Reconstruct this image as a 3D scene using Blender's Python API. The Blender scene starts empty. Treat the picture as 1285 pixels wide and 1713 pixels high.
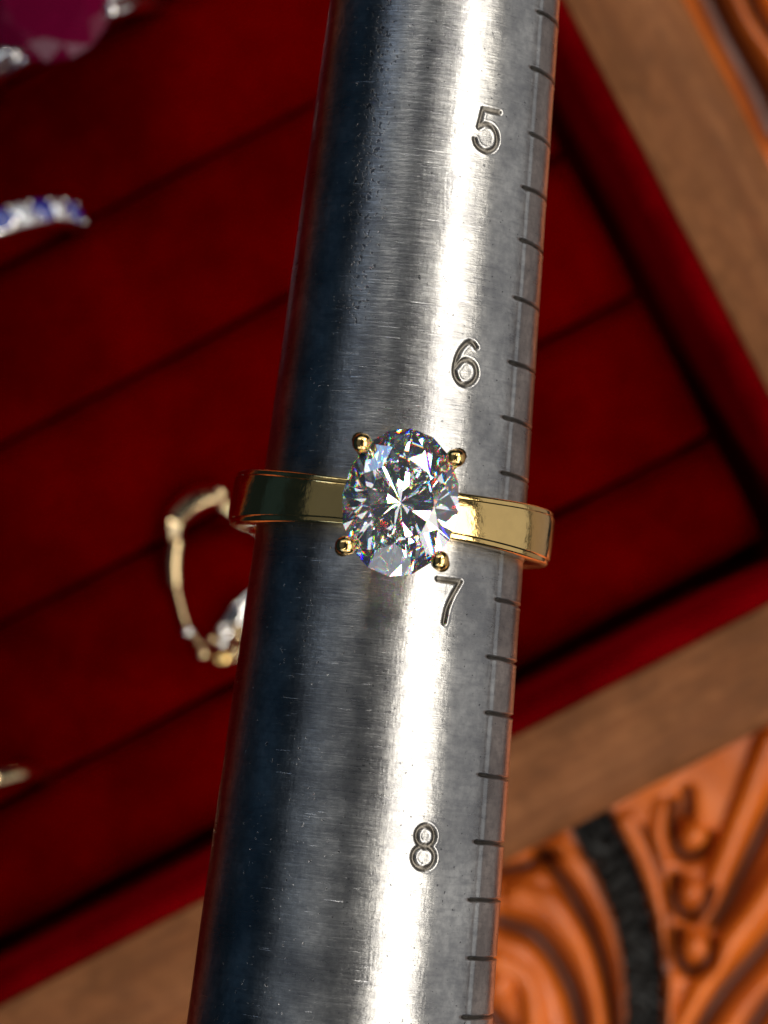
import bpy, math, random
import numpy as np
from mathutils import Matrix, Vector

random.seed(7)
RNG = np.random.default_rng(7)
S = bpy.context.scene
MM = 0.001

# ------------------------------------------------------------------ camera, world, lamps, exposure
W0, H0 = 1285.0, 1713.0            # photograph size, used to turn its pixels into directions
PXMM = 25.4                        # photograph pixels per millimetre at the mandrel's depth
DCAM = 200.0                       # camera to mandrel axis, mm
CAMZ = 300.0                       # camera height above the leather, mm

cam_d = bpy.data.cameras.new("camera")
cam = bpy.data.objects.new("camera", cam_d)
S.collection.objects.link(cam)
cam.location = (0, 0, CAMZ * MM)
cam.rotation_euler = (0, 0, 0)
cam_d.sensor_fit = 'VERTICAL'
cam_d.sensor_height = 24.0
cam_d.lens = 24.0 * DCAM / (H0 / PXMM)
cam_d.clip_start = 0.005
cam_d.clip_end = 50.0
cam_d.dof.use_dof = True
cam_d.dof.focus_distance = 0.1915
cam_d.dof.aperture_fstop = cam_d.lens / 2.5
S.camera = cam
S.render.resolution_x, S.render.resolution_y = 768, 1024

wd = bpy.data.worlds.new("World"); S.world = wd; wd.use_nodes = True
bg = wd.node_tree.nodes["Background"]
bg.inputs[0].default_value = (0.35, 0.65, 1.0, 1)
bg.inputs[1].default_value = 0.018


def area_lamp(name, direction, dist, sx, sy, radiance, color, target=(0, 0, 0.1), up=(0, 1, 0)):
    """A rectangular lamp at `direction` from the target; radiance is before colour."""
    ld = bpy.data.lights.new(name, 'AREA')
    ld.shape = 'RECTANGLE'; ld.size = sx; ld.size_y = sy
    ld.energy = radiance * math.pi * sx * sy
    ld.color = color
    o = bpy.data.objects.new(name, ld); S.collection.objects.link(o)
    d = Vector(direction).normalized(); t = Vector(target)
    z = d; y = (Vector(up) - z * Vector(up).dot(z)).normalized(); x = y.cross(z)
    m = Matrix((x, y, z)).transposed().to_4x4(); m.translation = t + d * dist
    o.matrix_world = m
    return o


# warm window light from the right, a broad dim grey ceiling bounce from the upper left,
# and a faint cool glow low on the left
area_lamp("key_window_lamp", (math.sin(math.radians(38)), -0.10, math.cos(math.radians(38))), 0.50, 0.30, 0.36, 4.9, (1.0, 0.94, 0.83))
for yy, sz_ in ((0.80, 0.20), (-1.25, 0.14)):  # added lamps, not real panes: they brighten the stone
    area_lamp("stone_side_fill_lamp", (math.sin(math.radians(41)), yy, math.cos(math.radians(41))), 0.62, sz_, sz_, 7.0, (1.0, 0.95, 0.86))
area_lamp("ceiling_bounce_lamp", (-math.sin(math.radians(38)), 0.1, math.cos(math.radians(38))), 0.80, 0.62, 0.9, 0.095, (0.86, 0.93, 1.0))
area_lamp("cool_window_lamp", (-1.0, -0.05, 0.02), 0.60, 0.22, 0.9, 0.025, (0.16, 0.50, 1.0), up=(0, 1, 0))
area_lamp("low_side_lamp", (0.99, -0.05, 0.11), 0.60, 0.50, 0.8, 0.46, (1.0, 0.98, 0.96))
area_lamp("edge_reflection_fill_lamp", (0.81, -0.05, -0.59), 0.60, 0.34, 0.8, 0.26, (1.0, 0.80, 0.70))  # added below table level for the warm reflection on the shaft's right edge
# small added lamps, not fittings of the room: pin-point sparkle in the stones
for k, (ax_, ay_, rad_, sz_) in enumerate(((33, 34, 60, 0.05), (30, -36, 60, 0.05), (46, -40, 60, 0.05), (40, 48, 60, 0.05), (6, -46, 30, 0.04), (4, 44, 30, 0.04), (-24, 46, 40, 0.05), (-30, -44, 40, 0.05), (-12, -34, 30, 0.04), (14, 36, 40, 0.05), (18, -50, 50, 0.05))):
    area_lamp("stone_sparkle_fill_lamp", (math.tan(math.radians(ax_)), math.tan(math.radians(ay_)), 1.0), 1.0, sz_, sz_, rad_ * (1.6 if ax_ > 10 else 1.2), (1.0, 0.95, 0.88))
for ay_ in (36, -38):  # added blue lamps, no real sky pane: blue flashes in the stone
    area_lamp("stone_blue_fill_lamp", (math.tan(math.radians(-56)), math.tan(math.radians(ay_)) * 2.6, 1.0), 0.9, 0.16, 0.16, 1.8, (0.10, 0.42, 1.0))
# added fill lamps beyond the two ends of the mandrel, to whiten the stone
for ay_ in (58, -58):
    area_lamp("stone_end_fill_lamp", (-0.1, math.tan(math.radians(ay_)), 1.0), 1.0, 1.5, 0.38, 1.25, (0.95, 0.97, 1.0), up=(0, 0, 1))

vs = S.view_settings
vs.view_transform = 'Standard'; vs.look = 'None'; vs.exposure = 0.0; vs.gamma = 1.0
vs.use_curve_mapping = False
S.render.engine = 'CYCLES'
S.cycles.max_bounces = 24
S.cycles.transmission_bounces = 24
S.cycles.glossy_bounces = 12
S.cycles.caustics_reflective = False
S.cycles.caustics_refractive = False

# ------------------------------------------------------------------ helpers


def pix(px, py, z):
    """Point (mm) on the level plane of height z that the photograph shows at a pixel."""
    k = (CAMZ - z) / DCAM / PXMM
    return np.array([(px - W0 / 2) * k, (H0 / 2 - py) * k, z])


def sm(a, b, x):
    t = np.clip((x - a) / (b - a), 0, 1)
    return t * t * (3 - 2 * t)


def spline(pts, n=10):
    p = np.array(pts, float)
    if len(p) < 3:
        return np.array([p[0] + (p[-1] - p[0]) * i / n for i in range(n + 1)])
    q = np.vstack([2 * p[0] - p[1], p, 2 * p[-1] - p[-2]])
    out = []
    for i in range(1, len(q) - 2):
        for j in range(n):
            t = j / n
            out.append(0.5 * ((2 * q[i]) + (-q[i - 1] + q[i + 1]) * t + (2 * q[i - 1] - 5 * q[i] + 4 * q[i + 1] - q[i + 2]) * t * t
                              + (-q[i - 1] + 3 * q[i] - 3 * q[i + 1] + q[i + 2]) * t ** 3))
    out.append(p[-1])
    return np.array(out)


def seg_dist(x, y, pl):
    """distance from points to a polyline, and the fraction along it"""
    best = np.full(x.shape, 1e9); frac = np.zeros(x.shape)
    n = len(pl) - 1
    for i in range(n):
        ax, ay = pl[i]; bx, by = pl[i + 1]
        dx, dy = bx - ax, by - ay
        L2 = dx * dx + dy * dy + 1e-12
        t = np.clip(((x - ax) * dx + (y - ay) * dy) / L2, 0, 1)
        d = np.hypot(x - ax - t * dx, y - ay - t * dy)
        m = d < best
        best = np.where(m, d, best); frac = np.where(m, (i + t) / n, frac)
    return best, frac


def empty(name, loc, label=None, cat=None, group=None, rot=None):
    o = bpy.data.objects.new(name, None)
    S.collection.objects.link(o)
    o.empty_display_size = 0.005
    if rot is not None:
        m = rot.to_4x4(); m.translation = Vector(loc) * MM; o.matrix_world = m
    else:
        o.location = Vector(loc) * MM
    if label: o["label"] = label
    if cat: o["category"] = cat
    if group: o["group"] = group
    return o


def mesh_obj(name, verts, faces, mat, parent=None, smooth=True, sharp=None, origin=None, attrs=None, normals=None):
    """verts in mm; in the parent's local frame, or in world mm minus the parent's location when origin is given"""
    v = np.asarray(verts, float)
    if origin is not None:
        v = v - np.asarray(origin, float)
    me = bpy.data.meshes.new(name)
    if isinstance(faces, np.ndarray):
        nf, k = faces.shape
        me.vertices.add(len(v)); me.vertices.foreach_set("co", (v * MM).ravel())
        me.loops.add(nf * k); me.loops.foreach_set("vertex_index", faces.ravel().astype(np.int32))
        me.polygons.add(nf)
        me.polygons.foreach_set("loop_start", np.arange(0, nf * k, k, dtype=np.int32))
        me.update(calc_edges=True)
    else:
        me.from_pydata((v * MM).tolist(), [], [tuple(int(i) for i in f) for f in faces])
        me.update()
    me.polygons.foreach_set("use_smooth", [smooth] * len(me.polygons))
    if attrs:
        for an, av in attrs.items():
            a = me.attributes.new(an, 'FLOAT', 'POINT')
            a.data.foreach_set("value", np.asarray(av, np.float32))
    if sharp is not None:
        me.set_sharp_from_angle(angle=math.radians(sharp))
    if normals is not None:
        me.normals_split_custom_set_from_vertices(normals.tolist())
    me.materials.append(mat)
    o = bpy.data.objects.new(name, me)
    S.collection.objects.link(o)
    if parent is not None: o.parent = parent
    return o


def sweep(center_fn, n, closed, prof_fn, cap=True):
    """sweep a closed profile: center_fn(i)->(pos, ax1, ax2); prof_fn(i)->list of (a,b)"""
    V = []; F = []
    m = None
    for i in range(n):
        c, a1, a2 = center_fn(i)
        pr = prof_fn(i); m = len(pr)
        for a, b in pr:
            V.append(np.asarray(c) + np.asarray(a1) * a + np.asarray(a2) * b)
    for i in range(n if closed else n - 1):
        j = (i + 1) % n
        for k in range(m):
            l = (k + 1) % m
            F.append((i * m + k, i * m + l, j * m + l, j * m + k))
    if not closed and cap:
        F.append(tuple(range(m - 1, -1, -1)))
        F.append(tuple((n - 1) * m + k for k in range(m)))
    return np.array(V), F


def circ(r, n=12, sx=1.0, sy=1.0):
    return [(r * sx * math.cos(2 * math.pi * k / n), r * sy * math.sin(2 * math.pi * k / n)) for k in range(n)]


def tube(pts, radii, nseg=12, flat=1.0, upv=(0, 0, 1)):
    p = np.array(pts, float); n = len(p)
    up = np.array(upv, float)

    def cf(i):
        t = p[min(i + 1, n - 1)] - p[max(i - 1, 0)]
        t = t / np.linalg.norm(t)
        a = np.cross(up, t)
        if np.linalg.norm(a) < 1e-4: a = np.cross((1, 0, 0.01), t)
        a = a / np.linalg.norm(a); b = np.cross(t, a)
        return p[i], a, b
    return sweep(cf, n, False, lambda i: circ(radii[i], nseg, 1.0, flat))


def ball(c, r, seg=16, rings=10, sc=(1, 1, 1), ax=None):
    V = []; F = []
    for i in range(rings + 1):
        ph = math.pi * i / rings
        for k in range(seg):
            th = 2 * math.pi * k / seg
            V.append((r * sc[0] * math.sin(ph) * math.cos(th), r * sc[1] * math.sin(ph) * math.sin(th), r * sc[2] * math.cos(ph)))
    for i in range(rings):
        for k in range(seg):
            a, b = i * seg + k, i * seg + (k + 1) % seg
            F.append((a, a + seg, b + seg, b))
    V = np.array(V)
    if ax is not None: V = V @ np.asarray(ax)
    return V + np.asarray(c), F


def xf(V, M):
    """apply 4x4 numpy matrix"""
    return np.asarray(V) @ M[:3, :3].T + M[:3, 3]


def frame(origin, x, y, z):
    M = np.eye(4); M[:3, 0] = x; M[:3, 1] = y; M[:3, 2] = z; M[:3, 3] = origin
    return M


def brilliant(rx, ry, rz, tbl=0.57):
    """brilliant cut: table, stars, kites, upper and lower girdle facets, pavilion mains"""
    V = []

    def add(r, deg, z):
        a = math.radians(deg); V.append((r * rx * math.cos(a), r * ry * math.sin(a), z * rz)); return len(V) - 1
    ch = 0.30
    T = [add(tbl, 45 * k, ch) for k in range(8)]
    zc = lambda x: ch * (1 - x) / (1 - tbl)
    M_ = [add(0.755, 45 * k + 22.5, zc(0.755 * math.cos(math.radians(22.5)))) for k in range(8)]
    G = [add(1.0, 11.25 * k, 0.0) for k in range(32)]
    H = [add(1.0, 11.25 * k, -0.035) for k in range(32)]
    for L_ in (G, H):
        for k in range(1, 32, 2):
            V[L_[k]] = tuple((np.array(V[L_[k - 1]]) + V[L_[(k + 1) % 32]]) / 2)
    lo = -0.87
    P = [add(0.24, 45 * k + 22.5, lo + (-0.035 - lo) * 0.24 * math.cos(math.radians(22.5))) for k in range(8)]
    c = add(0.012, 40, lo)
    jr = np.random.default_rng(4)          # hand-cut: the pavilion junctions wander a little
    for i in P:
        x, y, z = V[i]; q = 0.03 * jr.normal(size=3)
        V[i] = (x + q[0] * rx, y + q[1] * ry, z + 0.5 * q[2] * rz)
    F = [tuple(T)]
    for k in range(8):
        F.append((T[k], M_[k], T[(k + 1) % 8]))
        F.append((T[k], M_[k - 1], G[4 * k], M_[k]))
        g = [G[(4 * k + j) % 32] for j in range(5)]; h = [H[(4 * k + j) % 32] for j in range(5)]
        F += [(M_[k], g[0], g[1]), (M_[k], g[1], g[2]), (M_[k], g[2], g[3]), (M_[k], g[3], g[4])]
        for j in range(4):
            F.append((g[j], h[j], h[j + 1], g[j + 1]))
        F += [(P[k], h[1], h[0]), (P[k], h[2], h[1]), (P[k], h[3], h[2]), (P[k], h[4], h[3])]
        F += [(c, P[k], h[0]), (c, h[0], P[k - 1])]
    return np.array(V), F


# ------------------------------------------------------------------ materials


class Mat:
    def __init__(self, name):
        self.m = bpy.data.materials.new(name); self.m.use_nodes = True
        self.t = self.m.node_tree; self.n = self.t.nodes
        self.b = self.n["Principled BSDF"]; self.out = self.n["Material Output"]
        self.tc = None

    def new(self, typ, **kw):
        x = self.n.new(typ)
        for k, v in kw.items():
            if k.startswith("i_"):
                x.inputs[k[2:].replace("_", " ")].default_value = v
            else: setattr(x, k, v)
        return x

    def link(self, a, b): self.t.links.new(a, b)

    def coord(self, scale=(1, 1, 1), rot=(0, 0, 0)):
        if self.tc is None: self.tc = self.new('ShaderNodeTexCoord')
        mp = self.new('ShaderNodeMapping'); mp.inputs['Scale'].default_value = scale
        mp.inputs['Rotation'].default_value = rot
        self.link(self.tc.outputs['Object'], mp.inputs['Vector'])
        return mp.outputs[0]

    def noise(self, scale, detail=4, rough=0.5, vec=None, dist=0.0):
        x = self.new('ShaderNodeTexNoise'); x.inputs['Scale'].default_value = scale
        x.inputs['Detail'].default_value = detail; x.inputs['Roughness'].default_value = rough
        x.inputs['Distortion'].default_value = dist
        self.link(vec if vec is not None else self.coord(), x.inputs['Vector'])
        return x.outputs['Fac']

    def ramp(self, fac, stops):
        x = self.new('ShaderNodeValToRGB'); e = x.color_ramp.elements
        while len(e) < len(stops): e.new(0.5)
        for el, (p, c) in zip(e, stops):
            el.position = p; el.color = (c, c, c, 1) if isinstance(c, (int, float)) else (*c, 1)
        self.link(fac, x.inputs[0])
        return x.outputs[0]

    def math(self, op, a, b=None):
        x = self.new('ShaderNodeMath', operation=op)
        for i, v in enumerate((a, b)):
            if v is None: continue
            if isinstance(v, (int, float)): x.inputs[i].default_value = v
            else: self.link(v, x.inputs[i])
        return x.outputs[0]

    def mix(self, fac, a, b, typ='MIX'):
        x = self.new('ShaderNodeMix', data_type='RGBA', blend_type=typ)
        for s, v in ((x.inputs[0], fac), (x.inputs[6], a), (x.inputs[7], b)):
            if isinstance(v, (int, float)): s.default_value = v
            elif isinstance(v, tuple): s.default_value = (*v, 1)
            else: self.link(v, s)
        return x.outputs[2]

    def bump(self, h, strength, dist, normal=None):
        x = self.new('ShaderNodeBump'); x.inputs['Strength'].default_value = strength
        x.inputs['Distance'].default_value = dist
        self.link(h, x.inputs['Height'])
        if normal is not None: self.link(normal, x.inputs['Normal'])
        return x.outputs[0]

    def put(self, sock, v):
        s = self.b.inputs[sock]
        if isinstance(v, (int, float)): s.default_value = v
        elif isinstance(v, tuple): s.default_value = (*v, 1) if len(v) == 3 else v
        else: self.link(v, s)


def attr(M, name):
    a = M.new('ShaderNodeAttribute'); a.attribute_name = name
    return a.outputs['Fac']


def steel():
    M = Mat("brushed_steel")
    M.put('Metallic', 1.0)
    fine = M.noise(1.0, 3, 0.6, M.coord((260, 260, 9000)))            # turning scratches that run round the cone
    med = M.noise(1.0, 4, 0.6, M.coord((500, 500, 3200), (0.22, 0.0, 0.0)))
    diag = M.noise(1.0, 3, 0.55, M.coord((5200, 900, 900), (0.3, 0.5, 0.5)))
    blot = M.noise(260, 5, 0.62)
    blot2 = M.noise(1700, 5, 0.7)
    # worn grey patina in blotches
    c = M.mix(M.ramp(blot, [(0.36, 0.0), (0.66, 1.0)]), (0.335, 0.33, 0.33), (0.67, 0.655, 0.63))
    c = M.mix(M.ramp(blot2, [(0.36, 0.42), (0.60, 0.0)]), c, (0.20, 0.203, 0.22))
    c = M.mix(M.ramp(med, [(0.34, 0.30), (0.50, 0.0)]), c, (0.20, 0.20, 0.22))
    # small corrosion pits in one streak along the shaft
    pit = M.noise(3800, 2, 0.5)
    sep = M.new('ShaderNodeSeparateXYZ'); M.link(M.coord((1, 1, 1)), sep.inputs[0])
    zz = M.math('MULTIPLY', sep.outputs['Z'], 1000.0); xx = M.math('MULTIPLY', sep.outputs['X'], 1000.0)
    band = M.math('SUBTRACT', 1.0, M.math('MULTIPLY', M.math('ABSOLUTE', M.math('ADD', xx, 3.7)), 0.62))
    topm = M.new('ShaderNodeMapRange'); topm.inputs[1].default_value = -8.0; topm.inputs[2].default_value = -14.0
    M.link(zz, topm.inputs[0])
    band = M.math('MULTIPLY', M.math('MAXIMUM', band, 0.0), topm.outputs[0])
    pits = M.math('GREATER_THAN', M.math('ADD', M.math('MULTIPLY', pit, 1.0), M.math('MULTIPLY', band, 0.15)), 0.715)
    c = M.mix(M.math('MULTIPLY', pits, 0.7), c, (0.03, 0.035, 0.045))
    # stray scratches in two directions
    scr = None
    for rot, sd in (((0, 0.62, 0), 0.0), ((0, -0.35, 0), 3.1)):
        v = M.noise(1.0, 2, 0.4, M.coord((330, 330, 9500), rot))
        v = M.ramp(v, [(0.73, 0.0), (0.79, 1.0)])
        scr = v if scr is None else M.math('MAXIMUM', scr, v)
    c = M.mix(M.math('MULTIPLY', scr, 0.4), c, (0.85, 0.85, 0.84))
    g = attr(M, "groove")
    c = M.mix(M.math('MULTIPLY', g, 0.86), c, (0.10, 0.085, 0.065))
    M.put('Base Color', c)
    r = M.math('ADD', M.math('MULTIPLY', blot, 0.14), 0.18)
    r = M.math('ADD', r, M.math('MULTIPLY', fine, 0.10))
    r = M.math('ADD', r, M.math('MULTIPLY', g, 0.15))
    M.put('Roughness', r)
    M.put('Anisotropic', 0.75)
    # tangent = the cone's axis, so highlights stretch along it
    vt = M.new('ShaderNodeVectorTransform', vector_type='VECTOR', convert_from='OBJECT', convert_to='WORLD')
    vt.inputs[0].default_value = (0, 0, 1)
    M.link(vt.outputs[0], M.b.inputs['Tangent'])
    grain = M.noise(1.0, 5, 0.7, M.coord((1500, 1500, 4200)))
    n0 = M.bump(grain, 0.30, 0.00005)
    n1 = M.bump(fine, 0.42, 0.00003, n0)
    n2 = M.bump(med, 0.45, 0.00005, n1)
    n3 = M.bump(diag, 0.22, 0.00004, n2)
    n4 = M.bump(blot2, 0.08, 0.0001, n3)
    n5 = M.bump(M.math('SUBTRACT', 1.0, pits), 0.5, 0.00008, n4)
    M.link(M.bump(scr, 0.35, 0.00005, n5), M.b.inputs['Normal'])
    return M.m


def gold(name, col=(0.93, 0.64, 0.25), rough=0.10, wear=0.3):
    M = Mat(name); M.put('Metallic', 1.0)
    n = M.noise(900, 4, 0.6); f = M.noise(1.0, 3, 0.6, M.coord((700, 700, 6000)))
    M.put('Base Color', M.mix(M.ramp(n, [(0.35, 0.35 * wear), (0.6, 0.0)]), col, tuple(x * 0.45 for x in col)))
    M.put('Roughness', M.math('ADD', M.math('MULTIPLY', n, 0.14), rough - 0.05))
    M.link(M.bump(f, 0.25, 0.00003, M.bump(n, 0.35 * wear, 0.0003)), M.b.inputs['Normal'])
    return M.m


def gem_clear():
    """three slightly different refractive indices for red, green and blue: the stone's fire"""
    M = Mat("clear_stone"); M.n.remove(M.b)
    sh = None
    for col, ior in (((1, 0, 0, 1), 2.385), ((0, 1, 0, 1), 2.42), ((0, 0, 1, 1), 2.465)):
        g = M.new('ShaderNodeBsdfGlass'); g.inputs['Color'].default_value = col
        g.inputs['Roughness'].default_value = 0.0; g.inputs['IOR'].default_value = ior
        if sh is None: sh = g.outputs[0]
        else:
            a = M.new('ShaderNodeAddShader'); M.link(sh, a.inputs[0]); M.link(g.outputs[0], a.inputs[1]); sh = a.outputs[0]
    # light is split into colours where it enters; inside, one index carries it on
    inner = M.new('ShaderNodeBsdfGlass'); inner.inputs['Roughness'].default_value = 0.0; inner.inputs['IOR'].default_value = 2.42
    geo = M.new('ShaderNodeNewGeometry'); mx = M.new('ShaderNodeMixShader')
    M.link(geo.outputs['Backfacing'], mx.inputs[0]); M.link(sh, mx.inputs[1]); M.link(inner.outputs[0], mx.inputs[2]); sh = mx.outputs[0]
    df = M.new('ShaderNodeBsdfDiffuse'); df.inputs[0].default_value = (0.85, 0.86, 0.9, 1)  # white haze mixed into the colour to lift the stone's dark facets
    m2 = M.new('ShaderNodeMixShader'); m2.inputs[0].default_value = 0.035
    M.link(sh, m2.inputs[1]); M.link(df.outputs[0], m2.inputs[2])
    M.link(m2.outputs[0], M.out.inputs[0])
    return M.m


def gem_col(name, col, ior=1.77, trans=0.6):
    M = Mat(name)
    M.put('Base Color', col); M.put('Roughness', 0.04); M.put('IOR', ior); M.put('Transmission Weight', trans)
    return M.m


def velvet(name, col):
    M = Mat(name)
    n = M.noise(55, 6, 0.65); f = M.noise(2600, 2, 0.6)
    c = M.mix(M.ramp(n, [(0.34, 0.0), (0.68, 1.0)]), tuple(x * 0.55 for x in col), tuple(x * 1.6 for x in col))
    c = M.mix(M.ramp(f, [(0.35, 0.35), (0.6, 0.0)]), c, tuple(x * 0.5 for x in col))
    M.put('Base Color', c); M.put('Roughness', 0.95); M.put('Specular IOR Level', 0.0)
    M.put('Sheen Weight', 0.22); M.put('Sheen Roughness', 0.45); M.put('Sheen Tint', (0.9, 0.0, 0.01, 1))
    M.link(M.bump(f, 0.6, 0.0002, M.bump(n, 0.4, 0.002)), M.b.inputs['Normal'])
    return M.m


def wood():
    M = Mat("brown_wood")
    g = M.noise(1.0, 5, 0.6, M.coord((25, 420, 420)), 0.6)
    f = M.noise(1.0, 4, 0.65, M.coord((300, 2600, 2600)))
    n = M.noise(170, 6, 0.7)
    c = M.mix(M.ramp(g, [(0.30, 0.0), (0.70, 1.0)]), (0.125, 0.040, 0.013), (0.25, 0.098, 0.036))
    c = M.mix(M.ramp(n, [(0.38, 0.85), (0.60, 0.0)]), c, (0.115, 0.042, 0.014))
    c = M.mix(M.ramp(f, [(0.34, 0.45), (0.55, 0.0)]), c, (0.085, 0.034, 0.015))
    M.put('Base Color', c); M.put('Roughness', 0.7); M.put('Specular IOR Level', 0.12)
    M.link(M.bump(f, 0.35, 0.0002, M.bump(g, 0.25, 0.0005)), M.b.inputs['Normal'])
    return M.m


def leather(name, dark=False):
    M = Mat(name)
    n = M.noise(120, 5, 0.6); f = M.noise(1500, 4, 0.6)
    if dark:
        M.put('Base Color', M.mix(M.ramp(f, [(0.35, 0.0), (0.7, 1.0)]), (0.004, 0.0038, 0.0035), (0.016, 0.015, 0.014)))
        M.put('Roughness', 0.42); M.put('Specular IOR Level', 0.4)
    else:
        c = M.mix(M.ramp(n, [(0.32, 0.0), (0.70, 1.0)]), (0.46, 0.088, 0.006), (0.70, 0.155, 0.012))
        # darker brown in the tooled cuts
        c = M.mix(M.math('MULTIPLY', attr(M, "cut_dark"), 0.95), c, (0.035, 0.006, 0.002))
        M.put('Base Color', c)
        M.put('Roughness', M.math('ADD', M.math('MULTIPLY', f, 0.2), 0.26))
    M.link(M.bump(f, 0.3, 0.0002), M.b.inputs['Normal'])
    return M.m


m_steel = steel()
m_gold = gold("yellow_gold")
m_bead = gold("prong_gold", (0.80, 0.52, 0.20), 0.14, 0.2)
m_pale = gold("pale_gold", (0.80, 0.60, 0.34), 0.09, 0.4)
m_silver = gold("silver", (0.80, 0.77, 0.74), 0.10, 0.3)
m_stone = gem_clear()
m_ruby = gem_col("ruby_stone", (0.16, 0.001, 0.03), 1.5, 0.4)
m_sapph = gem_col("sapphire_stone", (0.0, 0.02, 0.30), 1.77, 0.2)
m_white = gem_col("small_clear_stone", (0.95, 0.96, 1.0), 2.4, 0.0)
m_white.node_tree.nodes["Principled BSDF"].inputs["Metallic"].default_value = 0.7
m_white.node_tree.nodes["Principled BSDF"].inputs["Roughness"].default_value = 0.22
m_velvet = velvet("red_velvet", (0.056, 0.0, 0.0))
m_lining = velvet("red_velvet_lining", (0.105, 0.0, 0.001))
m_wood = wood()
m_leather = leather("orange_leather")
m_dark = leather("black_stamped_leather", True)

# ------------------------------------------------------------------ the tooled leather the tray stands on
# carved design: strokes in photograph pixels laid on the z = 0 plane


def lpx(pts): return [pix(x, y, 0)[:2] for x, y in pts]


LR = []   # (polyline, half width mm, height mm, profile)


def ridge(pts, w, h): LR.append((spline(lpx(pts)), w, h))


xs = np.concatenate([np.arange(-110, 4, 6.0), np.arange(4, 52, 0.22), np.arange(52, 66, 6.0)])
ys = np.concatenate([np.arange(-170, -58, 6.0), np.arange(-58, -14, 0.22), np.arange(-14, 30, 4.0), np.arange(30, 62, 0.35), np.arange(62, 171, 6.0)])
X, Y = np.meshgrid(xs, ys)
Zh = np.zeros_like(X); cut_dark = np.zeros_like(X); lab = np.zeros(X.shape, int)

cuts = [  # dark tooled grooves: points, half width, depth
    ([(905, 1425), (960, 1505), (1000, 1590), (1022, 1690), (1024, 1780)], 0.75, 1.3),
    ([(838, 1545), (900, 1572), (948, 1640), (972, 1713), (980, 1790)], 1.1, 1.5),
    ([(828, 1460), (880, 1450), (925, 1428)], 0.7, 1.0),
    ([(820, 1700), (850, 1740), (860, 1800)], 1.0, 1.3),
    ([(1128, 1345), (1126, 1395), (1142, 1432), (1172, 1430), (1184, 1400)], 0.62, 1.4),
    ([(1130, 1470), (1130, 1510), (1150, 1535), (1176, 1522), (1184, 1490)], 0.60, 1.4),
    ([(1134, 1562), (1136, 1602), (1156, 1628), (1184, 1612), (1190, 1580)], 0.62, 1.4),
    ([(1150, 1322), (1152, 1345), (1150, 1362)], 0.55, 1.2),
    ([(1310, 1330), (1262, 1425), (1224, 1505), (1196, 1545)], 0.95, 1.5),
    ([(1320, 1545), (1262, 1612), (1215, 1665), (1170, 1730)], 1.2, 1.6),
    ([(1330, 1640), (1290, 1680), (1250, 1740)], 1.0, 1.3),
    ([(1075, 1383), (1102, 1450), (1118, 1530), (1117, 1620), (1105, 1713), (1095, 1790)], 0.35, 0.4),
    # the corner that shows beyond the tray's upper right; first cut widened to paint in its shade
    ([(1175, -60), (1215, 30), (1262, 120), (1300, 205)], 2.7, 2.2),
    ([(1235, -80), (1262, 5), (1300, 60), (1340, 90)], 0.8, 1.2),
]
ridges = [  # rounded cords: points, half width, height
    ([(935, 1420), (985, 1478), (1025, 1560), (1046, 1650), (1050, 1790)], 1.1, 1.1),
    ([(865, 1500), (925, 1522), (972, 1590), (998, 1680), (1003, 1790)], 1.3, 1.1),
    ([(830, 1610), (880, 1640), (893, 1713), (890, 1790)], 1.0, 1.2),
    ([(1285, 1240), (1245, 1350), (1205, 1455), (1180, 1530)], 1.15, 1.6),
    ([(1320, 1440), (1262, 1520), (1205, 1600), (1150, 1713), (1130, 1780)], 1.2, 1.6),
    ([(1112, 1355), (1106, 1395), (1110, 1425)], 1.0, 0.8),
    ([(1112, 1540), (1108, 1580), (1112, 1615)], 1.0, 0.8),
    ([(1048, 1375), (1085, 1450), (1108, 1540), (1112, 1640), (1108, 1790)], 0.9, 0.6),
    ([(1200, -60), (1245, 30), (1290, 110), (1330, 170)], 1.2, 1.4),
]
domes = [(1160, 1396, 1.5, 2.1), (1157, 1491, 1.4, 2.1), (1163, 1582, 1.45, 2.1), (836, 1650, 1.6, 2.0)]
band_l = spline(lpx([(990, 1375), (1030, 1460), (1062, 1545), (1078, 1640), (1078, 1720), (1070, 1800)]))

for i, (pts, w, h) in enumerate(ridges):
    d, _ = seg_dist(X, Y, spline(lpx(pts)))
    k = np.sqrt(np.clip(1 - (d / (w * 1.15)) ** 2, 0, 1))
    Zh = np.maximum(Zh, h * k); lab = np.where(k > 0.35, 10 + i, lab)
for pts, w, h in cuts:
    d, _ = seg_dist(X, Y, spline(lpx(pts)))
    k = np.exp(-(d / (1.3 * w)) ** 2 * 1.4)
    Zh -= 1.35 * h * k; cut_dark = np.maximum(cut_dark, np.exp(-(d / w) ** 2 * 1.05))
for i, (px, py, r, h) in enumerate(domes):
    c = pix(px, py, 0); d = np.hypot(X - c[0], Y - c[1])
    k = np.sqrt(np.clip(1 - (d / r) ** 2, 0, 1))
    Zh = np.where(k > 0, np.maximum(Zh, h * k - 0.5), Zh); cut_dark = np.where(k > 0.3, cut_dark * 0.1, cut_dark)
    lab = np.where(k > 0.3, 30 + i, lab)
d, _ = seg_dist(X, Y, band_l)
kb = 1 - sm(1.75, 2.15, d)
pebble = 1.3 * np.abs(np.sin(X * 1.7 + 1.3 * np.sin(Y * 1.3)) * np.sin(Y * 1.6 + 1.1 * np.sin(X * 1.2))) ** 0.8
Zh = Zh * (1 - kb) + kb * (-1.7 + pebble); lab = np.where(kb > 0.5, 1, lab)
cut_dark = np.maximum(cut_dark * (1 - kb), np.exp(-((d - 2.2) / 0.35) ** 2) * 0.9)
swirl = 0.35 * np.sin(0.55 * X + 1.8 * np.sin(0.21 * Y)) * np.sin(0.45 * Y + 1.6 * np.sin(0.18 * X))
Zh += 0.25 * swirl
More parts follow.
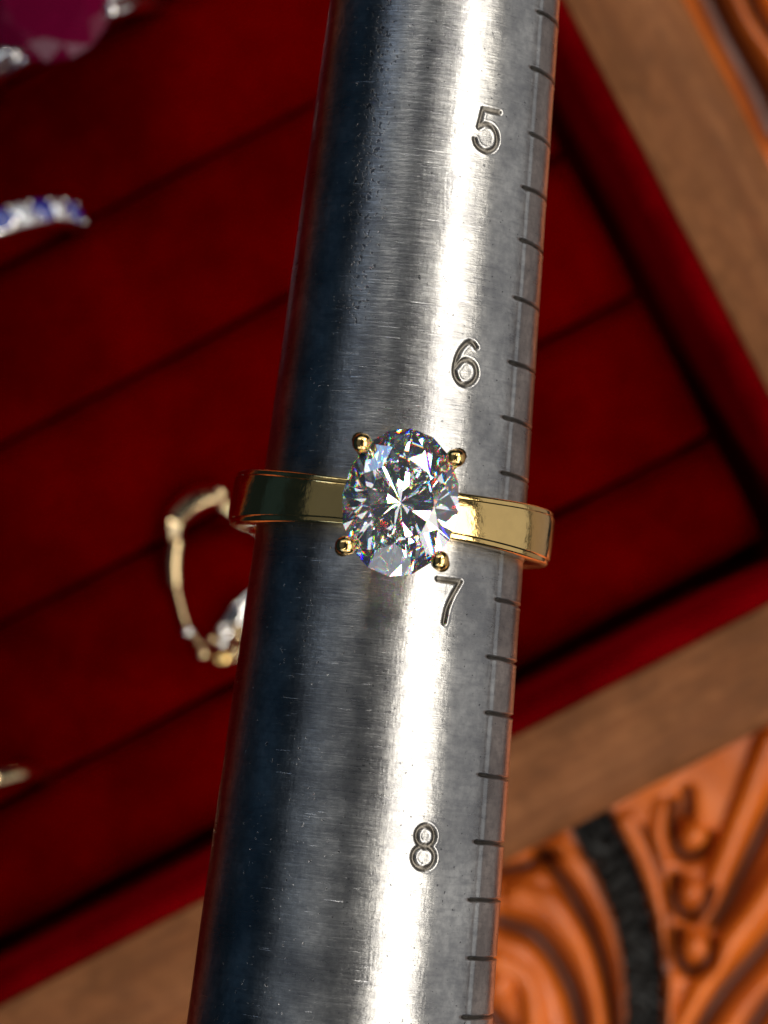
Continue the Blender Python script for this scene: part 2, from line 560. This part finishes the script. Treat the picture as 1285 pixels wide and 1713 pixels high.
Zh -= 0.3
ny, nx = X.shape
idx = np.arange(ny * nx).reshape(ny, nx)
quads = np.stack([idx[:-1, :-1], idx[:-1, 1:], idx[1:, 1:], idx[1:, :-1]], -1).reshape(-1, 4)
flab = np.maximum.reduce([lab[:-1, :-1], lab[:-1, 1:], lab[1:, 1:], lab[1:, :-1]]).ravel()
Lv = np.stack([X, Y, Zh], -1).reshape(-1, 3)


def grid_normals(P):
    du = np.gradient(P, axis=1); dv = np.gradient(P, axis=0)
    n = np.cross(du, dv); return n / np.maximum(np.linalg.norm(n, axis=-1, keepdims=True), 1e-12)


Ln = grid_normals(np.stack([X, Y, Zh], -1)).reshape(-1, 3)


def submesh(name, V, Q, N, mat, parent, attrs):
    u, inv = np.unique(Q.ravel(), return_inverse=True)
    return mesh_obj(name, V[u], inv.reshape(-1, 4), mat, parent, normals=N[u], attrs={k: v.ravel()[u] for k, v in attrs.items()})


leather_o = submesh("leather_tabletop", Lv, quads[flab == 0], Ln, m_leather, None, {"cut_dark": cut_dark})
leather_o["kind"] = "structure"
leather_o["label"] = "orange brown tooled leather surface under the ring tray"
submesh("stamped_background", Lv, quads[flab == 1], Ln, m_dark, leather_o, {"cut_dark": cut_dark})["label"] = "black pebbled stamped band in the tooled leather"
for i in range(len(ridges)):
    if (flab == 10 + i).any(): submesh("carved_cord", Lv, quads[flab == 10 + i], Ln, m_leather, leather_o, {"cut_dark": cut_dark})
for i in range(len(domes)):
    if (flab == 30 + i).any(): submesh("carved_bead", Lv, quads[flab == 30 + i], Ln, m_leather, leather_o, {"cut_dark": cut_dark})

# ------------------------------------------------------------------ ring tray
TA = math.radians(27.6)
U = np.array([math.cos(TA), math.sin(TA), 0]); Vv = np.array([math.sin(TA), -math.cos(TA), 0]); ZZ = np.array([0, 0, 1.0])
PADZ, RIMZ = 14.0, 20.0
v_wall = float(np.mean([pix(860, 1230, RIMZ) @ Vv, pix(340, 1505, RIMZ) @ Vv]))
u_wall = float(pix(1122, 345, RIMZ) @ U)
slot_v = [float(pix(260, 440 + 303 * k - 0.523 * 260, PADZ) @ Vv) for k in range(-4, 4)]
u_min, v_min = u_wall - 132.0, slot_v[0] - 2
RIMW = 10.4
tc = U * (u_min + u_wall) / 2 + Vv * (v_min + v_wall) / 2
TO = np.array([tc[0], tc[1], 0.0])
tray = empty("ring_tray", TO, "wooden ring display tray lined with red velvet rolls, on tooled leather", "tray",
             rot=Matrix((Vector(U), Vector(-Vv), Vector(ZZ))).transposed())


def tl(u, v, z):  # tray-local from tray coordinates
    return np.array([u - (u_min + u_wall) / 2, -(v - (v_min + v_wall) / 2), z])


def rail(a, b, inward):
    """one rail of the frame, mitre-free bar from a to b (u,v), inner edge on the line a-b, with rounded outer arris"""
    a = np.array(a); b = np.array(b); d = (b - a) / np.linalg.norm(b - a); out = -np.array(inward, float)
    prof = [(0, 0.3), (0, RIMZ - 0.7), (0.25, RIMZ - 0.2), (0.9, RIMZ)]
    prof += [(RIMW * t, RIMZ + 0.45 * math.sin(math.pi * t)) for t in (0.2, 0.35, 0.5, 0.62)]
    R = 3.4
    prof += [(RIMW - R + R * math.sin(t), RIMZ - R + R * math.cos(t)) for t in np.linspace(0.1, math.pi / 2, 7)]
    prof += [(RIMW, 1.2), (RIMW - 0.8, 0.3)]
    n = 30; L = np.linalg.norm(b - a)
    wob = RNG.normal(0, 0.05, n)

    def cf(i):
        p = a + d * L * i / (n - 1)
        c = tl(p[0], p[1], 0)
        o = np.array([out[0], -out[1], 0.0])
        return c + o * wob[i], o, ZZ
    V, F = sweep(cf, n, False, lambda i: prof)
    return V, F


def make_rail(a, b, inward):
    V, F = rail(a, b, inward)
    c = V.mean(0); c[2] = 0
    o = mesh_obj("frame_rail", V - c, F, m_wood, tray, sharp=35)
    # grain runs along local x: turn the mesh data for rails that lie across
    if abs(b[1] - a[1]) > abs(b[0] - a[0]):
        Vl = V - c; Vr = np.stack([Vl[:, 1], -Vl[:, 0], Vl[:, 2]], -1)
        o.data.vertices.foreach_set("co", (Vr * MM).ravel()); o.data.update()
        o.rotation_euler = (0, 0, math.pi / 2)
    o.location = Vector(c) * MM
    return o


make_rail((u_min - RIMW, v_wall), (u_wall + RIMW, v_wall), (0, -1))
make_rail((u_min - RIMW, v_min), (u_wall + RIMW, v_min), (0, 1))
make_rail((u_wall, v_min + 0.02), (u_wall, v_wall - 0.02), (-1, 0))
make_rail((u_min, v_min + 0.02), (u_min, v_wall - 0.02), (1, 0))


def box(u0, u1, v0, v1, z0, z1):
    P = [tl(u, v, z) for z in (z0, z1) for u, v in ((u0, v0), (u1, v0), (u1, v1), (u0, v1))]
    return np.array(P), [(0, 1, 2, 3), (7, 6, 5, 4), (0, 4, 5, 1), (1, 5, 6, 2), (2, 6, 7, 3), (3, 7, 4, 0)]


V, F = box(u_min + 0.1, u_wall - 0.1, v_min + 0.1, v_wall - 0.1, 0.5, 2.5)
mesh_obj("tray_floor", V, F, m_velvet, tray, smooth=False)
LT = 2.6


def lining(a, b, inward):
    a = np.array(a, float); b = np.array(b, float); d = (b - a) / np.linalg.norm(b - a); inn = np.array(inward, float)
    L = np.linalg.norm(b - a); n = 70
    w = np.convolve(RNG.normal(0, 0.25, n + 8), np.ones(5) / 5, 'valid')[:n]
    prof = [(0.05, 2.6), (0.05, RIMZ - 0.1), (0.4, RIMZ + 0.1), (1.2, RIMZ - 0.15), (LT - 0.4, RIMZ - 0.7), (LT, RIMZ - 2.0), (LT + 0.5, 2.6)]

    def cf(i):
        p = a + d * L * i / (n - 1); c = tl(p[0], p[1], 0); o = np.array([inn[0], -inn[1], 0.0])
        return c, o, ZZ

    def pf(i): return [(x + (w[i] if 0 < k < 6 and x > 0.3 else 0), z + (0.25 * w[i] if k in (2, 3) else 0)) for k, (x, z) in enumerate(prof)]
    V, F = sweep(cf, n, False, pf)
    mesh_obj("velvet_lining", V, F, m_lining, tray, sharp=60)


lining((u_min, v_wall), (u_wall, v_wall), (0, -1))
lining((u_min, v_min), (u_wall, v_min), (0, 1))
lining((u_wall, v_min + LT + .5), (u_wall, v_wall - LT - .5), (-1, 0))
lining((u_min, v_min + LT + .5), (u_min, v_wall - LT - .5), (1, 0))


def pad(v0, v1):
    """a padded velvet roll between two slots, soft rounded shoulders"""
    u0, u1 = u_min + LT + 1.2, u_wall - LT - 3.2
    w = v1 - v0; R = 2.8
    base = [(0.0, 2.7)]
    prof = [(0.15, 2.7), (0.05, PADZ - R - 2)]
    prof += [(R - R * math.cos(t), PADZ - R + R * math.sin(t)) for t in np.linspace(0, math.pi / 2, 7)]
    prof += [(R + (w - 2 * R) * t, PADZ + 0.35 * math.sin(math.pi * t)) for t in np.linspace(0.12, 0.88, 7)]
    prof += [(w - R + R * math.sin(t), PADZ - R + R * math.cos(t)) for t in np.linspace(0, math.pi / 2, 7)]
    prof += [(w - 0.05, PADZ - R - 2), (w - 0.15, 2.7)]
    n = 90
    k = np.ones(7) / 7
    e0 = np.convolve(RNG.normal(0, 0.22, n + 12), k, 'valid')[:n]; e1 = np.convolve(RNG.normal(0, 0.22, n + 12), k, 'valid')[:n]
    tz = np.convolve(RNG.normal(0, 0.30, n + 12), k, 'valid')[:n]

    def cf(i):
        u = u0 + (u1 - u0) * i / (n - 1)
        return tl(u, v0, 0), np.array([0, -1.0, 0]), ZZ

    def pf(i):
        e = min(i, n - 1 - i); drop = 0.0 if e > 1 else (0.5 if e == 1 else 1.5)
        out = []
        for x, z in prof:
            t = x / w
            zz = z if z < 3 else z + tz[i] - drop
            out.append((x + (e0[i] * (1 - t) + e1[i] * t) * (1 if z > 3 else 0), zz))
        return out
    V, F = sweep(cf, n, False, pf)
    mesh_obj("velvet_roll", V, F, m_velvet, tray, sharp=70)


SLOT = 0.55
for a, b in zip(slot_v[:-1], slot_v[1:]):
    pad(a + SLOT / 2, b - SLOT / 2)
pad(slot_v[-1] + SLOT / 2, v_wall - LT - 2.6)

# ------------------------------------------------------------------ the steel mandrel
TILT = math.radians(5.0)
lean = math.atan((745.5 - 570.0) / 1700.0)
AX = np.array([-math.sin(lean) * math.cos(TILT), -math.cos(lean) * math.cos(TILT), math.sin(TILT)])   # towards the thick end
XA = np.cross(np.array([0, 0, 1.0]), AX); XA = -XA / np.linalg.norm(XA)
if XA[0] < 0: XA = -XA
YA = np.cross(AX, XA)
c0x = 745.5 - 0.1032 * H0 / 2
MO = pix(c0x, H0 / 2, CAMZ - DCAM)


def depth_at(s): return DCAM - s * AX[2]
def half_w(py): return (192.5 + 0.0368 * py) * math.cos(lean) / PXMM


r_top = half_w(0) * depth_at(-34) / DCAM * 0.999
r_bot = half_w(H0) * depth_at(33.3) / DCAM * 0.999
TAPER = (r_bot - r_top) / 67.3
R0 = r_top + 34 * TAPER
def rad(s): return R0 + TAPER * s


CAM = np.array([0, 0, CAMZ])


def pix2mandrel(px, py):
    """(theta, s) where the pixel's ray meets the cone"""
    d = pix(px, py, 0) - CAM; d = d / np.linalg.norm(d)
    o = CAM - MO
    ts = np.linspace(150, 215, 26000)
    P = o + ts[:, None] * d
    s = P @ AX; x = P @ XA; y = P @ YA
    q = np.hypot(x, y) - rad(s)
    k = np.argmax(q < 0) if (q < 0).any() else int(np.argmin(q))
    return math.atan2(x[k], y[k]), s[k]


# rows (along the axis) and columns (round it)
srow = np.concatenate([np.linspace(-112, -40, 60)[:-1], np.arange(-40, 40.01, 0.075), np.linspace(40, 118, 60)[1:]])
deg = np.concatenate([np.arange(-180, 16, 2.5), np.arange(16, 38, 0.42), np.arange(38, 48, 2), np.arange(48, 52, 1.25), np.arange(52, 60, 0.4), np.arange(60, 108, 1.25), np.arange(108, 180, 3)])
th = np.radians(deg)
TH, SS = np.meshgrid(th, srow)
RR = rad(SS)
disp = np.zeros_like(RR); groove = np.zeros_like(RR); mlab = np.zeros(RR.shape, int)
# faint flat filed along the graduated side
dg = np.degrees(TH)
disp += 0.055 * sm(53.4, 56.2, dg) * (1 - sm(57, 100, dg))
disp += 0.012 * np.sin(TH * 5 + SS * 0.13) + 0.008 * np.sin(SS * 0.9 + TH * 3)

arc = lambda cx, cy, rx, ry, a0, a1, n=14: [(cx + rx * math.cos(math.radians(a)), cy + ry * math.sin(math.radians(a))) for a in np.linspace(a0, a1, n)]
DIGITS = {
    5: [[(0.98, 0.03), (0.27, 0.03)], [(0.27, 0.03), (0.16, 0.47)],
        spline([(0.16, 0.47), (0.38, 0.385), (0.66, 0.385), (0.90, 0.50), (0.99, 0.68), (0.91, 0.87), (0.68, 0.985), (0.40, 0.99), (0.14, 0.90), (0.03, 0.77)]).tolist()],
    6: [spline([(0.86, 0.10), (0.66, 0.01), (0.42, 0.05), (0.17, 0.27), (0.04, 0.58), (0.07, 0.82), (0.28, 0.98), (0.58, 1.0), (0.86, 0.88), (0.96, 0.70), (0.84, 0.51), (0.58, 0.43), (0.30, 0.48), (0.10, 0.64)]).tolist()],
    7: [[(0.02, 0.03), (0.98, 0.03)], spline([(0.98, 0.03), (0.70, 0.34), (0.50, 0.66), (0.42, 1.0)]).tolist()],
    8: [arc(0.5, 0.25, 0.40, 0.245, 0, 360, 22), arc(0.5, 0.735, 0.48, 0.265, 0, 360, 24)],
}
spots = {5: (815, 217), 6: (781, 607), 7: (749, 1005), 8: (711, 1417)}
for dgt, (px, py) in spots.items():
    t0, s0 = pix2mandrel(px, py)
    w, h = (1.72, 2.78) if dgt != 8 else (1.62, 2.70)
    e = (TH - t0) * rad(s0); f = SS - s0
    win = (np.abs(e) < 2.2) & (np.abs(f) < 2.6)
    ew, fw = e[win], f[win]
    best = np.full(ew.shape, 1e9)
    for st in DIGITS[dgt]:
        pl = [((x - 0.5) * w, (y - 0.5) * h) for x, y in st]
        best = np.minimum(best, seg_dist(ew, fw, pl)[0])
    hw = 0.165
    prof = -0.17 * (0.82 + 0.22 * np.sin(ew * 3.1 + dgt) * np.sin(fw * 2.3 + 1.7 * dgt)) * (1 - sm(hw - 0.12, hw + 0.05, best)) + 0.020 * np.exp(-((best - hw - 0.10) / 0.07) ** 2)
    disp[win] += prof
    gr = groove[win]; groove[win] = np.maximum(gr, 1 - sm(hw - 0.03, hw + 0.06, best))
    ml = mlab[win]; mlab[win] = np.where(best < hw + 0.07, dgt, ml)

ticks = [(898, 18), (887, 112), (885, 222), (873, 312), (869, 400), (859, 497), (851, 605), (840, 697), (838, 790), (830, 897),
         (828, 1002), (815, 1098), (812, 1192), (800, 1296), (793, 1408), (783, 1505), (782, 1603), (772, 1702)]
tk = [pix2mandrel(*p) for p in ticks]
for i, (t0, s0) in enumerate(tk):
    a = (TH - t0) * rad(s0)
    jig = 0.012 * np.sin(TH * 23 + i * 1.7)
    d = np.abs(SS - s0 - jig - 0.012 * np.maximum(a, 0) * (1 if i % 3 else -0.4))
    hw = 0.095 + 0.012 * math.sin(i * 2.3)
    along = sm(-0.10, 0.35, a) * (1 - sm(math.radians(104), math.radians(107), TH))
    k = (1 - sm(hw - 0.09, hw + 0.05, d)) * along
    disp += -0.26 * k + 0.03 * np.exp(-((d - hw - 0.09) / 0.06) ** 2) * along
    groove = np.maximum(groove, (1 - sm(hw - 0.04, hw + 0.06, d)) * along)
    mlab = np.where((d < hw + 0.06) & (along > 0.1), 100 + i, mlab)

RD = RR + disp
P = np.stack([RD * np.sin(TH), RD * np.cos(TH), SS], -1)
ny, nx = TH.shape
# normals on the periodic grid
Pp = np.concatenate([P[:, -1:], P, P[:, :1]], 1)
du = (Pp[:, 2:] - Pp[:, :-2]); dv = np.gradient(P, axis=0)
N = np.cross(dv, du); N /= np.linalg.norm(N, axis=-1, keepdims=True)
if (N[ny // 2, nx // 2] @ P[ny // 2, nx // 2] * np.array([1, 1, 0])).sum() < 0: N = -N
idx = np.arange(ny * nx).reshape(ny, nx); idn = np.roll(idx, -1, 1)
Q = np.stack([idx[:-1], idx[1:], idn[1:], idn[:-1]], -1).reshape(-1, 4)
a = P.reshape(-1, 3)[Q[5000]]
if np.cross(a[1] - a[0], a[2] - a[1]) @ (a[0] * np.array([1, 1, 0])) < 0: Q = Q[:, ::-1].copy()
ln = np.roll(mlab, -1, 1)
fl = np.maximum.reduce([mlab[:-1], mlab[1:], ln[1:], ln[:-1]]).ravel()
mandrel = empty("ring_mandrel", MO, "tapered brushed steel ring mandrel with engraved size numbers and graduation notches", "mandrel",
                rot=Matrix((Vector(XA), Vector(YA), Vector(AX))).transposed())
MV, MN = P.reshape(-1, 3), N.reshape(-1, 3)


submesh("shaft", MV, Q[fl == 0], MN, m_steel, mandrel, {"groove": groove})
for dgt in spots:
    submesh("engraved_number", MV, Q[fl == dgt], MN, m_steel, mandrel, {"groove": groove})["label"] = "engraved number %d" % dgt
for i in range(len(tk)):
    if (fl == 100 + i).any(): submesh("graduation_notch", MV, Q[fl == 100 + i], MN, m_steel, mandrel, {"groove": groove})
# end faces
for s, nm, sg in ((srow[0], "tip_face", -1), (srow[-1], "butt_face", 1)):
    r = rad(s); k = 64; V = []; F = []
    for j in range(k):
        t = 2 * math.pi * j / k; V.append((r * math.sin(t), r * math.cos(t), s))
    for j in range(k):
        t = 2 * math.pi * j / k; V.append((r * 0.88 * math.sin(t), r * 0.88 * math.cos(t), s + sg * 1.0))
    for j in range(k):
        q = (j, (j + 1) % k, k + (j + 1) % k, k + j)
        F.append(q if sg < 0 else q[::-1])
    cap = tuple(range(k, 2 * k)); F.append(cap if sg < 0 else cap[::-1])
    mesh_obj(nm, V, F, m_steel, mandrel, sharp=20, attrs={"groove": np.zeros(2 * k)})

# ------------------------------------------------------------------ the diamond solitaire on the mandrel
RS = 0.55                                   # where its centre sits along the mandrel
RTURN = math.radians(1.6)                   # turned slightly round the shaft
RM = np.eye(4)
ca, sa = math.cos(RTURN), math.sin(RTURN)
xr = XA * ca - YA * sa; yr = XA * sa + YA * ca; zr = AX.copy()
yaw = math.radians(1.5)                     # sits a hair askew
zr2 = zr * math.cos(yaw) - xr * math.sin(yaw); xr2 = xr * math.cos(yaw) + zr * math.sin(yaw)
RO = MO + AX * RS
ring = empty("solitaire_ring", RO, "yellow gold solitaire ring with oval clear stone, pushed onto the steel mandrel", "ring",
             rot=Matrix((Vector(xr2), Vector(yr), Vector(zr2))).transposed())
RI = rad(RS + 1.9) + 0.03
n = 220


def shank_cf(i):
    t = 2 * math.pi * i / n
    return np.zeros(3), np.array([math.sin(t), math.cos(t), 0]), np.array([0, 0, 1.0])


def shank_pf(i):
    t = abs((2 * math.pi * i / n + math.pi) % (2 * math.pi) - math.pi)
    k = float(sm(0.25, 1.3, t))
    hw = 1.50 + 0.28 * k
    ro = RI + 1.35 + 0.45 * k
    top = [(ro - 0.50, hw), (ro - 0.30, hw - 0.02), (ro - 0.16, hw - 0.10), (ro - 0.13, hw - 0.16), (ro - 0.13, hw - 0.36),
           (ro - 0.09, hw - 0.40), (ro - 0.02, hw - 0.45), (ro, hw - 0.52), (ro + 0.035, hw * 0.33)]
    bot = [(a, -b) for a, b in top[::-1]]
    return top + bot + [(RI + 0.25, -hw), (RI + 0.06, -hw + 0.08), (RI, -hw + 0.3), (RI, hw - 0.3), (RI + 0.06, hw - 0.08), (RI + 0.25, hw)]


V, F = sweep(shank_cf, n, True, shank_pf)
mesh_obj("shank", V, F, m_gold, ring, sharp=38)
GH = RI + 4.75                              # girdle height above the ring's axis
SRX, SRY, SRZ = 3.60, 4.62, 3.75
Vb, Fb = brilliant(SRX, SRY, SRZ)
# stone frame: x = ring x, long axis along ring z, up = ring y; turned a touch like its prongs
sa_ = math.radians(1.5)
ex = np.array([math.cos(sa_), 0, math.sin(sa_)]); ey = np.array([math.sin(sa_), 0, -math.cos(sa_)]); ez = np.array([0, 1.0, 0])
SM = frame(np.array([0.0, GH, 0.0]), ex, ey, ez)
stone = mesh_obj("gemstone", xf(Vb, SM), Fb, m_stone, ring, smooth=False)
stone["label"] = "oval brilliant cut clear stone"
pr_spots = [(-3.05, 3.35), (3.05, 3.35), (-3.05, -3.35), (3.05, -3.35)]
for pi_, (px_, py_) in enumerate(pr_spots):
    k = 1.02
    pts = [(px_ * 0.42, py_ * 0.42, -3.3), (px_ * 0.66, py_ * 0.66, -2.2), (px_ * 0.88, py_ * 0.88, -1.0), (px_ * 1.0, py_ * 1.0, -0.2), (px_ * k * 0.99, py_ * k * 0.99, 0.25)]
    V, F = tube(xf(spline(pts, 5), SM), np.linspace(0.46, 0.50, 21), 12)
    p = mesh_obj("prong", V, F, m_bead, ring, sharp=50)
    V, F = ball(xf([(px_ * k * 0.935, py_ * k * 0.935, 0.40)], SM)[0], 0.60, 20, 14, ((1.0, 0.94, 1.04), (1.03, 1.0, 0.95), (1.12, 0.95, 1.0), (0.96, 1.0, 1.02))[pi_])
    mesh_obj("prong_tip", V, F, m_bead, p)
# gallery rail that ties the prongs, and the saddle on the shank
for sc, zz, rr in ((0.70, -1.9, 0.30), (0.46, -3.05, 0.42)):
    m = 48
    def cf(i, sc=sc, zz=zz):
        t = 2 * math.pi * i / m
        c = np.array([SRX * sc * math.cos(t), SRY * sc * math.sin(t), zz]); o = np.array([math.cos(t), math.sin(t), 0])
        return xf([c], SM)[0], SM[:3, :3] @ o, ez
    V, F = sweep(cf, m, True, lambda i, rr=rr: circ(rr, 10))
    mesh_obj("gallery_rail", V, F, m_bead, ring)

# ------------------------------------------------------------------ jewellery in the tray


def standing_band(name, label, cat, slot_i, upix, R, w, tck, mat, sink, prof_round=0.5, lean_v=0.0):
    """a ring standing in a slot, its plane along the slot; upix = u coordinate of its centre (mm)"""
    v = slot_v[slot_i]
    cz = PADZ - sink
    c = U * upix + Vv * v; c = np.array([c[0], c[1], cz])
    base = np.array([c[0], c[1], cz - R])
    o = empty(name, base, label, cat)
    up = ZZ * math.cos(lean_v) - Vv * math.sin(lean_v); side = Vv * math.cos(lean_v) + ZZ * math.sin(lean_v)
    n = 96

    def cf(i):
        t = 2 * math.pi * i / n
        return c, U * math.sin(t) + up * math.cos(t), side

    def pf(i):
        hw = w / 2
        return [(R - tck, hw), (R - 0.35, hw), (R - 0.1, hw - 0.2), (R, hw - 0.5), (R + 0.04, 0), (R, -hw + 0.5), (R - 0.1, -hw + 0.2), (R - 0.35, -hw), (R - tck, -hw)]
    V, F = sweep(cf, n, True, pf)
    mesh_obj("band", V, F, mat, o, origin=base, sharp=50)
    return o, base, c, up, side


# sapphire and clear stone band at the left
uS = float(pix(-72, 372, PADZ + 8) @ U)
o, base, c, up, side = standing_band("gemstone_band", "silver band set with blue and white stones, standing in a velvet slot", "ring", 4, uS, 10.0, 2.3, 1.3, m_silver, 1.5, lean_v=0.26)
gV, gF = brilliant(1.12, 1.12, 1.05)
k = 0
for a in np.arange(-70, 71, 12.6):
    t = math.radians(a + 3.0)
    rd = U * math.sin(t) + up * math.cos(t); tg = U * math.cos(t) - up * math.sin(t)
    M4 = frame(c + rd * 10.25, tg, side, rd)
    mesh_obj("sapphire" if k % 2 else "clear_stone", xf(gV, M4), gF, m_sapph if k % 2 else m_white, o, origin=base, smooth=False)
    t2 = t + math.radians(6.3)
    rd2 = U * math.sin(t2) + up * math.cos(t2)
    for sd in (-1, 1):
        V, F = ball(c + rd2 * 10.35 + side * sd * 0.95, 0.24, 10, 7)
        mesh_obj("prong_tip", V, F, m_silver, o, origin=base)
    k += 1

# plain band at the lower left
uG = float(pix(-80, 1360, PADZ + 4) @ U)
standing_band("plain_band", "plain pale gold band standing in a velvet slot", "ring", 7, uG, 9.6, 1.8, 1.3, m_pale, 3.6, lean_v=0.36)

# ruby ring in the slot above
uR = float(pix(78, 8, 25.0) @ U)
o, base, c, up, side = standing_band("red_stone_ring", "silver ring with a large oval magenta red stone, in a velvet slot", "ring", 3, uR, 9.6, 2.4, 1.4, m_silver, 1.5, lean_v=0.05)
M4 = frame(pix(78, 8, 25.0), np.array([1.0, 0, 0]), np.array([0, 1.0, 0]), ZZ)
rV, rF = brilliant(5.8, 5.2, 4.2, 0.62)
mesh_obj("red_stone", xf(rV, M4), rF, m_ruby, o, origin=base, smooth=False)
for ang in (62, 174, 242, 354):
    t = math.radians(ang)
    p0 = (2.4 * math.cos(t), 2.2 * math.sin(t), -3.0); p1 = (6.0 * math.cos(t), 5.3 * math.sin(t), 0.25)
    V, F = tube(xf(spline([p0, tuple((np.array(p0) + p1) / 2), p1], 4), M4), [0.5] * 9, 10)
    pp = mesh_obj("prong", V, F, m_silver, o, origin=base)
    V, F = ball(xf([p1], M4)[0], 0.72, 14, 10); mesh_obj("prong_tip", V, F, m_silver, pp, origin=base)
# shoulders that rise to the stone
for sg in (-1, 1):
    pts = [c + U * sg * 9.2 + up * 2.5, c + U * sg * 8.6 + up * 6.5, c + U * sg * 7.0 + up * 9.6, c + U * sg * 4.2 + up * 11.0]
    V, F = tube(spline(pts, 6), np.linspace(1.0, 1.35, 19), 12, 0.75, upv=side)
    mesh_obj("shoulder", V, F, m_silver, o, origin=base)

# ornate beaded ring lying flat on the velvet, half hidden behind the mandrel
HZ = PADZ + 0.35
hc = pix(425, 963, HZ + 0.8); base = np.array([hc[0], hc[1], HZ])
o = empty("beaded_ring", base, "ornate pale gold beaded ring lying flat on red velvet behind the mandrel", "ring")


def hp(px, py, z=0.8): return pix(px, py, HZ + z)


def hoop(name, pts, radii, flat=1.0, z=0.8, mat=m_pale, seg=12):
    sp = spline([hp(p[0], p[1], p[2] if len(p) > 2 else z) for p in pts], 8)
    rr = np.interp(np.linspace(0, 1, len(sp)), np.linspace(0, 1, len(radii)), radii)
    V, F = tube(sp, rr, seg, flat)
    return mesh_obj(name, V, F, mat, o, origin=base, sharp=35)


hoop("shoulder", [(292, 905), (297, 868, 1.2), (330, 838, 1.5), (372, 828, 1.5)], [0.5, 1.2, 1.3, 1.0], 0.8, seg=6)
hoop("shoulder_ridge", [(302, 868, 2.3), (335, 842, 2.6), (366, 832, 2.4)], [0.25, 0.32, 0.3])
hoop("polished_segment", [(296, 905, 1.0), (291, 940, 1.1), (293, 978, 1.0)], [0.6, 0.72, 0.6], 1.0)
hoop("band", [(293, 975), (301, 1008), (314, 1048), (340, 1085)], [0.24, 0.24, 0.24, 0.24])
hoop("band", [(372, 842), (404, 868), (440, 893), (500, 920), (548, 975), (545, 1040), (500, 1085), (440, 1100), (385, 1098)], [0.7, 0.42, 0.4, 0.45, 0.5, 0.5, 0.45, 0.5, 0.5])
hoop("leaf", [(425, 990, 1.0), (402, 1022, 1.3), (372, 1060, 1.2)], [0.4, 0.95, 0.6], 0.55, mat=m_silver)
for px_, py_, r in ((368, 826, 0.70), (315, 1057, 0.55), (340, 1094, 0.55), (372, 1052, 0.55), (372, 1076, 0.55), (398, 1060, 0.60), (356, 1070, 0.40), (395, 1090, 0.5)):
    V, F = ball(hp(px_, py_, 1.9 if py_ > 900 else 2.3), r, 16, 12)
    mesh_obj("bead", V, F, m_silver if px_ in (372, 315) else m_pale, o, origin=base)
V, F = ball(hp(372, 1102, 1.3), 0.8, 18, 12, (1.25, 0.8, 0.8)); mesh_obj("bezel", V, F, m_gold, o, origin=base)
